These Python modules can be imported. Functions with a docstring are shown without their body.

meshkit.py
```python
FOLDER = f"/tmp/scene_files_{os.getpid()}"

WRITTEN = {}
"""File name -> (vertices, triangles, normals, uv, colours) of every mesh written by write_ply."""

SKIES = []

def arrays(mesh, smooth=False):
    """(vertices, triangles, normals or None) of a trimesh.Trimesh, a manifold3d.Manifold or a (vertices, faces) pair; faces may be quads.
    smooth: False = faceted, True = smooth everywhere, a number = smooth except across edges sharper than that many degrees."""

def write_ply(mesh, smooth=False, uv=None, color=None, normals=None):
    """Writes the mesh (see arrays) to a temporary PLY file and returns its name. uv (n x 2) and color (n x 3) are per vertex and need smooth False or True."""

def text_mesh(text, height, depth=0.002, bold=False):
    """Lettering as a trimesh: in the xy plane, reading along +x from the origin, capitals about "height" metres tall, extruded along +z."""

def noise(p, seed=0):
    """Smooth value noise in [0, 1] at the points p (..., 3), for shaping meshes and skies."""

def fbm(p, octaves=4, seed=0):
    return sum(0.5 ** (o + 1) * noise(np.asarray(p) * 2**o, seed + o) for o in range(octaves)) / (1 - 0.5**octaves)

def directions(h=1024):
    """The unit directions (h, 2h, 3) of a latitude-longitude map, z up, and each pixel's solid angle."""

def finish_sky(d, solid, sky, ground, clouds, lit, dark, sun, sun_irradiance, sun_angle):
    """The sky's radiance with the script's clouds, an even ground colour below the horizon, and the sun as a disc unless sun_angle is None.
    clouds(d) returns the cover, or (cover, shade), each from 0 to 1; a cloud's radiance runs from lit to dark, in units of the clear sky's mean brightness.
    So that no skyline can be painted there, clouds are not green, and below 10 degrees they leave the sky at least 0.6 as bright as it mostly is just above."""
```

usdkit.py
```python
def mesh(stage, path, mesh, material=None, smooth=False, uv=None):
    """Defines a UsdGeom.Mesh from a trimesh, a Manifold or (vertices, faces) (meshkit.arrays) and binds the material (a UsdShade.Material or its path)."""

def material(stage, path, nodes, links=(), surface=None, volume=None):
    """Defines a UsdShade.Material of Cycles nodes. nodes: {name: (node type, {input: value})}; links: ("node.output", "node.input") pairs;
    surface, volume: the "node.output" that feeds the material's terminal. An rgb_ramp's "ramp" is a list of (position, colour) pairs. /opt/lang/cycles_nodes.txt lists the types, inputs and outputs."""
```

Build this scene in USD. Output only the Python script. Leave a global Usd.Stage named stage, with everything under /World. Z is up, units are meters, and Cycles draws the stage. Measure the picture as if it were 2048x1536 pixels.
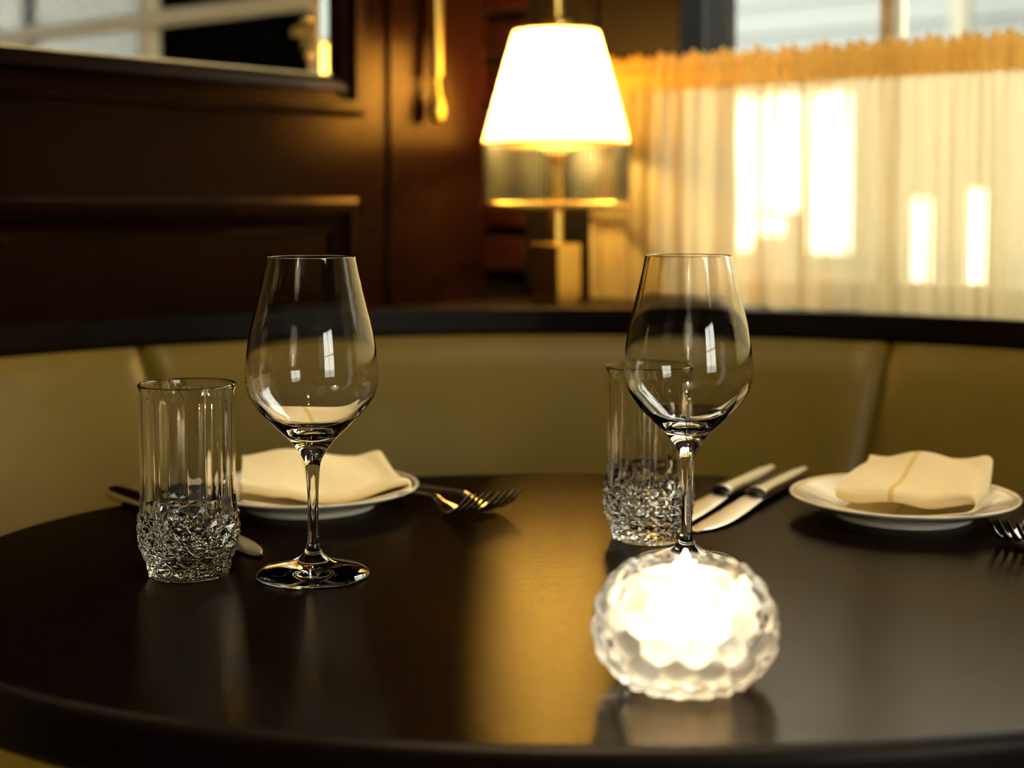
import math
import numpy as np
import trimesh
import shapely.geometry as sg
import usdkit
import meshkit
from pxr import Usd, UsdGeom, UsdLux, UsdShade, Gf, Sdf, Vt

stage = Usd.Stage.CreateInMemory()
UsdGeom.SetStageUpAxis(stage, UsdGeom.Tokens.z)
UsdGeom.SetStageMetersPerUnit(stage, 1.0)
UsdGeom.Xform.Define(stage, '/World')
stage.SetDefaultPrim(stage.GetPrimAtPath('/World'))
UsdGeom.Scope.Define(stage, '/World/Looks')
PI = math.pi

# ------------------------------------------------------------------ camera (25 mm lens on a 17.3 mm sensor)
FPX, PITCH = 2960.0, math.radians(3.5)
cam = UsdGeom.Camera.Define(stage, '/World/camera')
cam.CreateFocalLengthAttr(25.0)
cam.CreateHorizontalApertureAttr(25.0 * 2048 / FPX)
cam.CreateVerticalApertureAttr(25.0 * 1536 / FPX)
cam.CreateVerticalApertureOffsetAttr(-(768 - 586.04) * 25.0 / FPX)
cam.CreateFStopAttr(1.8)
cam.CreateFocusDistanceAttr(1.005)
cam.CreateClippingRangeAttr(Gf.Vec2f(0.03, 200))
cam.CreateExposureAttr(0.9)
cam.AddTranslateOp().Set(Gf.Vec3d(0, 0, 1.005))
cam.AddRotateXOp().Set(90 - 3.5)

# ------------------------------------------------------------------ sky (overcast daylight outside the window)
dome = UsdLux.DomeLight.Define(stage, '/World/sky')
dome.CreateColorAttr(Gf.Vec3f(1.0, 0.97, 0.86))
dome.CreateIntensityAttr(1.8)

LAMP_BULB, FLAME, DOWNLIGHT, SHOP_GLOW = 400.0, 1250.0, 400.0, 9.0

# ------------------------------------------------------------------ helpers
def mat(name, nodes, links=(), surface=None, volume=None):
    return usdkit.material(stage, '/World/Looks/' + name, nodes, links, surface=surface, volume=volume)


def plain(name, base, rough=0.5, metallic=0.0, **kw):
    return mat(name, {'p': ('principled_bsdf', {'base_color': base, 'roughness': rough, 'metallic': metallic, **kw})}, surface='p.BSDF')


used = {}


def numbered(parent, name):
    k = (parent, name)
    n = used.get(k, -1) + 1
    used[k] = n
    return name if n == 0 else f'{name}_{n:03d}'


def data(prim, label=None, cat=None, group=None, kind=None):
    for k, v in (('label', label), ('category', cat), ('group', group), ('kind', kind)):
        if v:
            prim.SetCustomDataByKey(k, v)
    return prim


def thing(name, loc=(0, 0, 0), rz=0.0, label=None, cat=None, group=None, kind=None):
    x = UsdGeom.Xform.Define(stage, '/World/' + numbered('/World', name))
    x.AddTranslateOp().Set(Gf.Vec3d(*map(float, loc)))
    x.AddRotateZOp().Set(float(rz))
    return data(x.GetPrim(), label, cat, group, kind)


def obj(name, mesh, material, parent=None, smooth=False, label=None, cat=None, group=None, kind=None, normals=None):
    root = '/World' if parent is None else str(parent.GetPath())
    path = root + '/' + numbered(root, name)
    m = usdkit.mesh(stage, path, mesh, material, smooth=smooth)
    if normals is not None:
        m.CreateNormalsAttr(Vt.Vec3fArray.FromNumpy(np.asarray(normals, np.float32)))
        m.SetNormalsInterpolation('vertex')
    return data(m.GetPrim(), label, cat, group, kind)


def copy_of(src, loc, rz, label, group=None):
    was = src.GetCustomData()
    name = src.GetName()
    r = thing(name, loc, rz, label, was.get('category'), group or was.get('group'))
    r.GetReferences().AddInternalReference(src.GetPath())
    r.SetInstanceable(True)
    # the copy's own transform and words win over the referenced ones
    return r


def grid_faces(n, m, wrap=False):
    """n rows, m columns; quads as triangles."""
    i, j = np.meshgrid(np.arange(n - 1), np.arange(m if wrap else m - 1), indexing='ij')
    a = i * m + j
    b = i * m + (j + 1) % m
    c = (i + 1) * m + (j + 1) % m
    d = (i + 1) * m + j
    return np.vstack([np.stack([a, b, c], -1).reshape(-1, 3), np.stack([a, c, d], -1).reshape(-1, 3)])


def box(x0, x1, y0, y1, z0, z1, bev=0.0):
    if bev <= 0:
        m = trimesh.creation.box([x1 - x0, y1 - y0, z1 - z0])
        m.apply_translation([(x0 + x1) / 2, (y0 + y1) / 2, (z0 + z1) / 2])
        return m
    b = bev
    pts = []
    for sx, ax in ((0, x0), (1, x1)):
        for sy, ay in ((0, y0), (1, y1)):
            for sz, az in ((0, z0), (1, z1)):
                dx, dy, dz = b * (1 - 2 * sx), b * (1 - 2 * sy), b * (1 - 2 * sz)
                pts += [(ax + dx, ay + dy, az), (ax + dx, ay, az + dz), (ax, ay + dy, az + dz)]
    return trimesh.convex.convex_hull(np.array(pts))


def cat(ms):
    return trimesh.util.concatenate(ms)


def smooth_profile(pts, n):
    from scipy.interpolate import PchipInterpolator
    p = np.array(pts, float)
    s = np.r_[0, np.cumsum(np.linalg.norm(np.diff(p, axis=0), axis=1))]
    t = np.linspace(0, s[-1], n)
    return np.c_[PchipInterpolator(s, p[:, 0])(t), PchipInterpolator(s, p[:, 1])(t)]


def lathe(profile, n=64):
    """(vertices, faces, normals) of a revolved open profile of (r, z); outside is to the right of the direction of travel when going up."""
    p = np.asarray(profile, float)
    t = np.gradient(p, axis=0)
    t /= np.linalg.norm(t, axis=1, keepdims=True) + 1e-12
    nr, nz = t[:, 1], -t[:, 0]
    th = np.arange(n) * 2 * PI / n
    v = np.stack([p[:, :1] * np.cos(th), p[:, :1] * np.sin(th), np.repeat(p[:, 1:], n, 1)], -1).reshape(-1, 3)
    nn = np.stack([nr[:, None] * np.cos(th), nr[:, None] * np.sin(th), np.repeat(nz[:, None], n, 1)], -1).reshape(-1, 3)
    return v, grid_faces(len(p), n, True), nn


def lathe_obj(name, profile, material, parent, n=64, **kw):
    v, f, nn = lathe(profile, n)
    return obj(name, (v, f), material, parent, normals=nn, **kw)


def revolve(profile, n=48):
    v, f, _ = lathe(profile, n)
    return trimesh.Trimesh(v, f, process=False)


def sweep(st, k=14, power=2.6):
    """st: rows (x, y, z, half width left, half width right, half thickness): a bar along y with rounded cross-sections, capped."""
    st = np.asarray(st, float)
    p = st[:, :3]
    t = np.gradient(p, axis=0)
    t /= np.linalg.norm(t, axis=1, keepdims=True)
    side = np.cross(t, [0, 0, 1.0])
    side /= np.linalg.norm(side, axis=1, keepdims=True)
    up = np.cross(side, t)
    a = np.arange(k) * 2 * PI / k
    c, s = np.cos(a), np.sin(a)
    cx, cy = np.sign(c) * abs(c) ** (2 / power), np.sign(s) * abs(s) ** (2 / power)
    w = np.where(cx[None, :] > 0, st[:, 4:5], st[:, 3:4]) * cx[None, :]
    v = p[:, None] + w[..., None] * side[:, None] + (st[:, 5:6] * cy[None, :])[..., None] * up[:, None]
    n = len(st)
    f = grid_faces(n, k, True)
    v = np.vstack([v.reshape(-1, 3), p[:1], p[-1:]])
    j = np.arange(k)
    caps = np.vstack([np.stack([np.full(k, n * k), (j + 1) % k, j], -1), np.stack([np.full(k, n * k + 1), (n - 1) * k + j, (n - 1) * k + (j + 1) % k], -1)])
    m = trimesh.Trimesh(v, np.vstack([f, caps]), process=False)
    if m.volume < 0:
        m.invert()
    return m


def tube(pts, r, k=10):
    pts = np.asarray(pts, float)
    t = np.gradient(pts, axis=0)
    t /= np.linalg.norm(t, axis=1, keepdims=True)
    a = np.cross(t, [0.31, 0.17, 0.93])
    a /= np.linalg.norm(a, axis=1, keepdims=True)
    b = np.cross(t, a)
    th = np.arange(k) * 2 * PI / k
    r = np.broadcast_to(r, (len(pts),))[:, None, None]
    v = pts[:, None] + r * (np.cos(th)[None, :, None] * a[:, None] + np.sin(th)[None, :, None] * b[:, None])
    n = len(pts)
    f = grid_faces(n, k, True)
    v = np.vstack([v.reshape(-1, 3), pts[:1], pts[-1:]])
    j = np.arange(k)
    caps = np.vstack([np.stack([np.full(k, n * k), (j + 1) % k, j], -1), np.stack([np.full(k, n * k + 1), (n - 1) * k + j, (n - 1) * k + (j + 1) % k], -1)])
    m = trimesh.Trimesh(v, np.vstack([f, caps]), process=False)
    if m.volume < 0:
        m.invert()
    return m


def solidify(P, h):
    """P: (n, m, 3) sheet -> closed cloth of thickness h."""
    n, m = P.shape[:2]
    gu, gv = np.gradient(P, axis=0), np.gradient(P, axis=1)
    nn = np.cross(gu, gv)
    nn /= np.linalg.norm(nn, axis=-1, keepdims=True) + 1e-12
    A, B = (P + nn * h / 2).reshape(-1, 3), (P - nn * h / 2).reshape(-1, 3)
    f = grid_faces(n, m)
    k = n * m
    idx = np.arange(k).reshape(n, m)
    ring = np.r_[idx[0, :], idx[1:, -1], idx[-1, -2::-1], idx[-2:0:-1, 0]]
    nx = np.roll(ring, -1)
    side = np.vstack([np.stack([ring, ring + k, nx], -1), np.stack([nx, ring + k, nx + k], -1)])
    t = trimesh.Trimesh(np.vstack([A, B]), np.vstack([f, f[:, ::-1] + k, side]), process=False)
    if t.volume < 0:
        t.invert()
    return t


# walls meet in a corner behind the booth: r runs along the right wall, l along the left wall
ANG = math.radians(39.2)
RV = np.array([math.cos(ANG), -math.sin(ANG)])
LV = np.array([-math.sin(ANG), -math.cos(ANG)])
CORNER = np.array([-0.029, 2.347])
ROOM = 4.6


def frame_lr(mesh):
    """mesh given in (a along the right wall = distance from the left wall, b along the left wall = distance from the right wall, z) -> world."""
    m = mesh.copy()
    v = np.array(m.vertices)
    xy = CORNER + v[:, :1] * RV + (v[:, 1:2] + 0.06) * LV
    m.vertices = np.c_[xy, v[:, 2]]
    if np.linalg.det(np.array([RV, LV])) < 0:
        m.faces = m.faces[:, ::-1]
    return m


LWALL, LS = 0.128, 0.915      # the panelled wall stands proud of the corner niche


def frame_left(mesh):
    """Mesh given on a wall through the corner -> set on the panelled wall in front of it."""
    m = mesh.copy()
    v = np.array(m.vertices)
    m.vertices = np.c_[v[:, 0] * LS + LWALL, v[:, 1] * LS + 0.093, 1.005 + (v[:, 2] - 1.005) * LS]
    return frame_lr(m)


def world(a, b):
    return CORNER + a * RV + (b + 0.06) * LV


# ------------------------------------------------------------------ materials
def wood(name, dark, light, rough, scale=(3, 3, 40), bump=0.03, spec=0.5, coat=0.0):
    return mat(name, {
        'g': ('geometry', {}), 'm': ('mapping', {'scale': scale}),
        'n': ('noise_texture', {'scale': 4.0, 'detail': 5.0, 'roughness': 0.6, 'distortion': 0.6}),
        'r': ('rgb_ramp', {'ramp': [(0.25, dark), (0.75, light)]}),
        'b': ('bump', {'strength': bump, 'distance': 0.01}),
        'p': ('principled_bsdf', {'roughness': rough, 'specular_ior_level': spec, 'coat_weight': coat, 'coat_roughness': 0.12})},
        [('g.position', 'm.vector'), ('m.vector', 'n.vector'), ('n.fac', 'r.fac'), ('r.color', 'p.base_color'), ('n.fac', 'b.height'), ('b.normal', 'p.normal')], surface='p.BSDF')


M_TABLE = mat('table_wood', {
    'g': ('geometry', {}), 'm': ('mapping', {'scale': (5, 150, 30)}), 'n': ('noise_texture', {'scale': 4.0, 'detail': 5.0, 'roughness': 0.6, 'distortion': 0.4}),
    'r': ('rgb_ramp', {'ramp': [(0.25, (0.002, 0.0011, 0.0008)), (0.75, (0.006, 0.003, 0.0021))]}), 'b': ('bump', {'strength': 0.06, 'distance': 0.01}),
    'tg': ('combine_xyz', {'x': 0.0, 'y': 1.0, 'z': 0.0}),
    'fr': ('fresnel', {'IOR': 1.42}), 'd': ('diffuse_bsdf', {}),
    'gl': ('glossy_bsdf', {'color': (0.25, 0.215, 0.175), 'distribution': 'beckmann', 'roughness': 0.18, 'anisotropy': -0.45}), 'mx': ('mix_closure', {})},
    [('g.position', 'm.vector'), ('m.vector', 'n.vector'), ('n.fac', 'r.fac'), ('r.color', 'd.color'), ('n.fac', 'b.height'), ('b.normal', 'gl.normal'), ('tg.vector', 'gl.tangent'),
     ('fr.fac', 'mx.fac'), ('d.BSDF', 'mx.closure1'), ('gl.BSDF', 'mx.closure2')], surface='mx.closure')
M_EDGE = wood('table_edge_wood', (0.004, 0.002, 0.0015), (0.010, 0.005, 0.0035), 0.4, scale=(4, 60, 60), bump=0.02, spec=0.18)
M_WALLWOOD = mat('wall_wood', {
    'g': ('geometry', {}), 'm': ('mapping', {'scale': (26, 26, 2.2)}), 'n': ('noise_texture', {'scale': 4.0, 'detail': 5.0, 'roughness': 0.6, 'distortion': 0.6}),
    'r': ('rgb_ramp', {'ramp': [(0.25, (0.004, 0.0012, 0.0008)), (0.75, (0.010, 0.0028, 0.0018))]}), 'b': ('bump', {'strength': 0.012, 'distance': 0.01}),
    'fr': ('fresnel', {'IOR': 1.32}), 'd': ('diffuse_bsdf', {}),
    'gl': ('glossy_bsdf', {'color': (0.46, 0.31, 0.22), 'distribution': 'beckmann', 'roughness': 0.30}), 'mx': ('mix_closure', {})},
    [('g.position', 'm.vector'), ('m.vector', 'n.vector'), ('n.fac', 'r.fac'), ('r.color', 'd.color'), ('n.fac', 'b.height'), ('b.normal', 'gl.normal'),
     ('fr.fac', 'mx.fac'), ('d.BSDF', 'mx.closure1'), ('gl.BSDF', 'mx.closure2')], surface='mx.closure')
M_MOULD = mat('moulding_wood', {
    'g': ('geometry', {}), 'm': ('mapping', {'scale': (26, 26, 2.2)}), 'n': ('noise_texture', {'scale': 4.0, 'detail': 5.0, 'roughness': 0.6, 'distortion': 0.6}),
    'r': ('rgb_ramp', {'ramp': [(0.25, (0.004, 0.0012, 0.0008)), (0.75, (0.010, 0.0028, 0.0018))]}), 'b': ('bump', {'strength': 0.012, 'distance': 0.01}),
    'fr': ('fresnel', {'IOR': 1.32}), 'd': ('diffuse_bsdf', {}),
    'gl': ('glossy_bsdf', {'color': (0.15, 0.105, 0.075), 'distribution': 'beckmann', 'roughness': 0.40}), 'mx': ('mix_closure', {})},
    [('g.position', 'm.vector'), ('m.vector', 'n.vector'), ('n.fac', 'r.fac'), ('r.color', 'd.color'), ('n.fac', 'b.height'), ('b.normal', 'gl.normal'),
     ('fr.fac', 'mx.fac'), ('d.BSDF', 'mx.closure1'), ('gl.BSDF', 'mx.closure2')], surface='mx.closure')
M_LEDGE = wood('ledge_wood', (0.004, 0.0018, 0.0014), (0.008, 0.0036, 0.0026), 0.42, scale=(6, 6, 30), bump=0.02, spec=0.12)
M_SLAT = wood('slat_wood', (0.014, 0.003, 0.002), (0.032, 0.007, 0.0035), 0.4, scale=(4, 4, 30), bump=0.02, spec=0.2)
M_FLOOR = wood('floor_wood', (0.03, 0.018, 0.010), (0.07, 0.04, 0.02), 0.4, scale=(2, 14, 2))
M_LEATHER = mat('olive_leather', {
    'g': ('geometry', {}), 'v': ('voronoi_texture', {'scale': 420.0}), 'n': ('noise_texture', {'scale': 7.0, 'detail': 3.0}),
    'r': ('rgb_ramp', {'ramp': [(0.3, (0.170, 0.119, 0.013)), (0.7, (0.204, 0.143, 0.018))]}),
    'b': ('bump', {'strength': 0.12, 'distance': 0.002}),
    'p': ('principled_bsdf', {'roughness': 0.42, 'specular_ior_level': 0.45})},
    [('g.position', 'v.vector'), ('g.position', 'n.vector'), ('n.fac', 'r.fac'), ('r.color', 'p.base_color'), ('v.distance', 'b.height'), ('b.normal', 'p.normal')], surface='p.BSDF')
M_GLASS = plain('clear_glass', (1, 1, 1), 0.0, transmission_weight=1.0, ior=1.5)
M_FROST = plain('frosted_glass', (1, 1, 1), 0.45, transmission_weight=1.0, ior=1.5)
M_BRASS = plain('polished_brass', (0.86, 0.58, 0.16), 0.22, 1.0)
M_BRASSROUGH = plain('brushed_brass', (0.80, 0.54, 0.15), 0.22, 1.0)
M_DROP = plain('satin_brass', (0.90, 0.62, 0.16), 0.38, 1.0)
M_STEEL = plain('polished_steel', (0.58, 0.56, 0.52), 0.07, 1.0)
M_FORK = plain('dark_steel', (0.40, 0.385, 0.36), 0.06, 1.0)
M_BLADE = plain('blade_steel', (0.78, 0.75, 0.70), 0.26, 1.0)
M_MIRROR = plain('mirror_silver', (0.80, 0.79, 0.74), 0.02, 1.0)
M_CHINA = plain('white_china', (0.86, 0.83, 0.76), 0.12, coat_weight=0.5)
M_GILT = plain('gilt_line', (0.62, 0.40, 0.12), 0.3, 1.0)
M_DARKPAINT = plain('dark_paint', (0.007, 0.005, 0.004), 0.5, specular_ior_level=0.08)
M_CREAM = plain('cream_paint', (0.72, 0.64, 0.46), 0.45)
M_CEIL = plain('ceiling_paint', (0.10, 0.075, 0.05), 0.8)
M_WARMWALL = plain('warm_wall_paint', (0.10, 0.065, 0.035), 0.7)
M_WAX = plain('candle_wax', (0.96, 0.91, 0.78), 0.4, subsurface_weight=1.0, subsurface_scale=0.03, subsurface_radius=(1.0, 0.85, 0.6))
M_WICK = plain('wick_black', (0.02, 0.015, 0.01), 0.8)


def glow(name, color, strength):
    return mat(name, {'e': ('emission', {'color': color, 'strength': strength})}, surface='e.emission')


M_BULB = glow('bulb_light', (1.0, 0.67, 0.19), LAMP_BULB)
M_FLAME = glow('flame_light', (1.0, 0.78, 0.44), FLAME)
M_DOWN = glow('downlight_lens', (1.0, 0.72, 0.36), DOWNLIGHT)
M_SHOP = glow('lit_shop_window', (1.0, 0.93, 0.74), SHOP_GLOW)

M_SHADE = mat('shade_silk', {
    't': ('translucent_bsdf', {'color': (0.95, 0.84, 0.50)}), 'd': ('diffuse_bsdf', {'color': (0.90, 0.78, 0.50)}),
    'm': ('mix_closure', {'fac': 0.35})}, [('t.BSDF', 'm.closure1'), ('d.BSDF', 'm.closure2')], surface='m.closure')


def sheer(name, color, through, edge):
    """Fine woven cloth: seen face-on some of the view passes between the threads, at a slant less."""
    return mat(name, {
        'l': ('layer_weight', {'blend': 0.5}),
        'f': ('map_range', {'from_min': 0.02, 'from_max': 0.42, 'to_min': 1 - through, 'to_max': edge, 'clamp': True}),
        'tr': ('transparent_bsdf', {'color': (1, 0.95, 0.82)}),
        't': ('translucent_bsdf', {'color': color}), 'd': ('diffuse_bsdf', {'color': color}),
        'c': ('mix_closure', {'fac': 0.18}), 'm': ('mix_closure', {})},
        [('l.facing', 'f.value'), ('t.BSDF', 'c.closure1'), ('d.BSDF', 'c.closure2'), ('f.result', 'm.fac'),
         ('tr.BSDF', 'm.closure1'), ('c.closure', 'm.closure2')], surface='m.closure')


M_CURTAIN = sheer('curtain_voile', (0.98, 0.80, 0.45), 0.20, 0.96)
M_HEADING = sheer('curtain_heading_cloth', (0.88, 0.64, 0.27), 0.03, 1.0)
M_PANE = mat('window_pane', {
    'f': ('fresnel', {'IOR': 1.45}), 't': ('transparent_bsdf', {'color': (0.95, 0.97, 0.95)}), 'g': ('glossy_bsdf', {'color': (1, 1, 1), 'roughness': 0.0}),
    'm': ('mix_closure', {})}, [('f.fac', 'm.fac'), ('t.BSDF', 'm.closure1'), ('g.BSDF', 'm.closure2')], surface='m.closure')
M_STRAND = mat('glass_bead_strand', {
    't': ('transparent_bsdf', {'color': (0.70, 0.70, 0.66)}), 'g': ('principled_bsdf', {'base_color': (0.05, 0.052, 0.047), 'roughness': 0.3}),
    'm': ('mix_closure', {'fac': 0.75})}, [('t.BSDF', 'm.closure1'), ('g.BSDF', 'm.closure2')], surface='m.closure')
M_NAPKIN = mat('napkin_linen', {
    'tc': ('texture_coordinate', {}), 'w': ('noise_texture', {'scale': 900.0, 'detail': 1.0}), 's': ('separate_xyz', {}),
    'c': ('math', {'math_type': 'compare', 'value2': -0.006, 'value3': 0.0022}),
    'mx': ('mix', {'color1': (0.95, 0.82, 0.51), 'color2': (0.80, 0.60, 0.20)}),
    'b': ('bump', {'strength': 0.12, 'distance': 0.001}),
    'p': ('principled_bsdf', {'roughness': 0.85, 'sheen_weight': 0.15, 'specular_ior_level': 0.2})},
    [('tc.object', 's.vector'), ('tc.object', 'w.vector'), ('s.x', 'c.value1'), ('c.value', 'mx.fac'), ('mx.color', 'p.base_color'), ('w.fac', 'b.height'), ('b.normal', 'p.normal')], surface='p.BSDF')
M_CLAP = plain('pale_clapboard', (0.108, 0.116, 0.116), 0.7)
M_POST = plain('porch_post_paint', (0.13, 0.12, 0.09), 0.6)
M_STONE = plain('dark_slate_cladding', (0.16, 0.19, 0.20), 0.7)
M_PAVE = plain('pavement', (0.30, 0.29, 0.27), 0.9)

# ------------------------------------------------------------------ the room
def struct(name, mesh, m, parent=None, label=None, **kw):
    return obj(name, mesh, m, parent, kind=None if parent else 'structure', label=label, **kw)


H = 2.75
WIN0, WIN1, WINZ0, WINZ1 = 0.385, 1.98, 0.872, 2.15
struct('floor', frame_lr(box(-0.15, ROOM + 0.15, -0.15, ROOM + 0.15, -0.1, 0)), M_FLOOR, label='dark wooden floor under the booth')
struct('ceiling', frame_lr(box(-0.15, ROOM + 0.15, -0.15, ROOM + 0.15, H, H + 0.1)), M_CEIL, label='dim painted ceiling over the booth')

# left wall: dark panelling with mouldings
wl = thing('wall_left', label='dark polished wood panelled wall left of the lamp', kind='structure')
obj('panelling', frame_lr(box(-0.15, LWALL, 0.112, ROOM + 0.15, 0, H)), M_WALLWOOD, wl)
obj('niche_side', frame_lr(box(-0.15, 0, -0.15, 0.112, 0, H)), M_WALLWOOD, wl)
obj('pilaster', frame_lr(box(LWALL, LWALL + 0.006, 0.116, 0.316, 0.0, H, 0.003)), M_WALLWOOD, wl)


def moulding(parent, b0, b1, z0, z1, w, name='moulding', depth=0.016, m=M_MOULD):
    """A rectangular frame on the left wall with mitred, ogee-like members; outer size b0..b1, z0..z1, width w."""
    prof = [(0, 0), (0, depth * 0.7), (w * 0.12, depth), (w * 0.38, depth), (w * 0.42, depth * 0.25), (w * 0.54, depth * 0.25), (w * 0.60, depth * 0.9), (w * 0.8, depth * 0.7), (w, depth * 0.2), (w, 0)]
    loops = []
    for ins, d in prof:
        loops.append([(d, b0 + ins, z0 + ins), (d, b1 - ins, z0 + ins), (d, b1 - ins, z1 - ins), (d, b0 + ins, z1 - ins)])
    L = np.array(loops)
    for s in range(4):
        q = np.concatenate([L[:, s], L[:, (s + 1) % 4]]).reshape(2, len(prof), 3)
        hull = trimesh.Trimesh(q.reshape(-1, 3), grid_faces(2, len(prof)), process=False)
        hull = frame_left(hull)
        obj(name, hull, m, parent)


moulding(wl, 0.312, 1.36, 0.52, 1.011, 0.049)
moulding(wl, 1.42, 2.47, 0.52, 1.011, 0.049)
struct('baseboard_left', frame_lr(box(LWALL, LWALL + 0.02, 0.32, ROOM, 0, 0.14, 0.004)), M_WALLWOOD, label='tall dark wood skirting of the left wall')

# right wall with the window opening; wooden slats in the corner
wr = thing('wall_right', label='dark wood wall holding the curtained window', kind='structure')
for a0, a1, z0, z1 in ((0, WIN0, 0, H), (WIN0, WIN1, 0, WINZ0), (WIN0, WIN1, WINZ1, H), (WIN1, ROOM + 0.15, 0, H)):
    obj('panelling', frame_lr(box(a0, a1, -0.15, 0, z0, z1)), M_DARKPAINT, wr)
for z in np.arange(0.88, 1.75, 0.065):
    obj('slat', frame_lr(box(0.030, 0.123, 0.0, 0.014, z + 0.0225, z + 0.0725, 0.003)), M_SLAT, wr)
obj('stile', frame_lr(box(0.126, 0.25, 0.0, 0.018, 0.872, H, 0.003)), M_DARKPAINT, wr)
wb = thing('wall_back', label='warm painted wall across the room facing the window', kind='structure')
obj('plaster', frame_lr(box(-0.15, ROOM + 0.15, ROOM, ROOM + 0.15, 0, H)), M_WARMWALL, wb)
wf = thing('wall_front', label='warm painted wall across the room facing the mirror', kind='structure')
for b0, b1, z0, z1 in ((-0.15, 1.3, 0, H), (1.3, 2.6, 0, 0.8), (1.3, 2.6, 2.3, H), (2.6, ROOM, 0, H)):
    obj('plaster', frame_lr(box(ROOM, ROOM + 0.15, b0, b1, z0, z1)), M_WARMWALL, wf)
w2 = thing('window_2', label='tall window in the far wall behind the camera', kind='structure')
for b0, b1 in ((1.3, 1.34), (1.93, 1.97), (2.56, 2.6)):
    obj('mullion', frame_lr(box(ROOM + 0.05, ROOM + 0.09, b0, b1, 0.8, 2.3)), M_CREAM, w2)
for z0, z1 in ((0.8, 0.84), (1.53, 1.56), (2.26, 2.3)):
    obj('transom', frame_lr(box(ROOM + 0.05, ROOM + 0.09, 1.34, 2.56, z0, z1)), M_CREAM, w2)
obj('pane', frame_lr(box(ROOM + 0.068, ROOM + 0.072, 1.34, 2.56, 0.84, 2.26)), M_PANE, w2)

# window
wn = thing('window_1', label='tall cream framed window rising above the cafe curtain', kind='structure')
for a0, a1 in ((0.658, 0.679), (1.13, 1.157), (WIN1 - 0.03, WIN1)):
    obj('mullion', frame_lr(box(a0, a1, -0.085, -0.045, WINZ0, WINZ1, 0.003)), M_CREAM, wn)
for z0, z1 in ((WINZ0, WINZ0 + 0.03), (1.345, 1.372), (WINZ1 - 0.03, WINZ1)):
    obj('transom', frame_lr(box(WIN0, WIN1, -0.088, -0.042, z0, z1, 0.003)), M_CREAM, wn)
for a0, a1 in ((WIN0, 0.658), (0.679, 1.13), (1.157, WIN1 - 0.03)):
    for z0, z1 in ((WINZ0 + 0.03, 1.345), (1.372, WINZ1 - 0.03)):
        obj('pane', frame_lr(box(a0, a1, -0.067, -0.063, z0, z1)), M_PANE, wn)
latch = cat([frame_lr(box(0.660, 0.678, -0.045, -0.030, 1.27, 1.33, 0.003)), frame_lr(box(0.644, 0.694, -0.030, -0.018, 1.292, 1.308, 0.004))])
obj('latch', latch, M_BRASS, wn, label='brass window latch')

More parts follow.
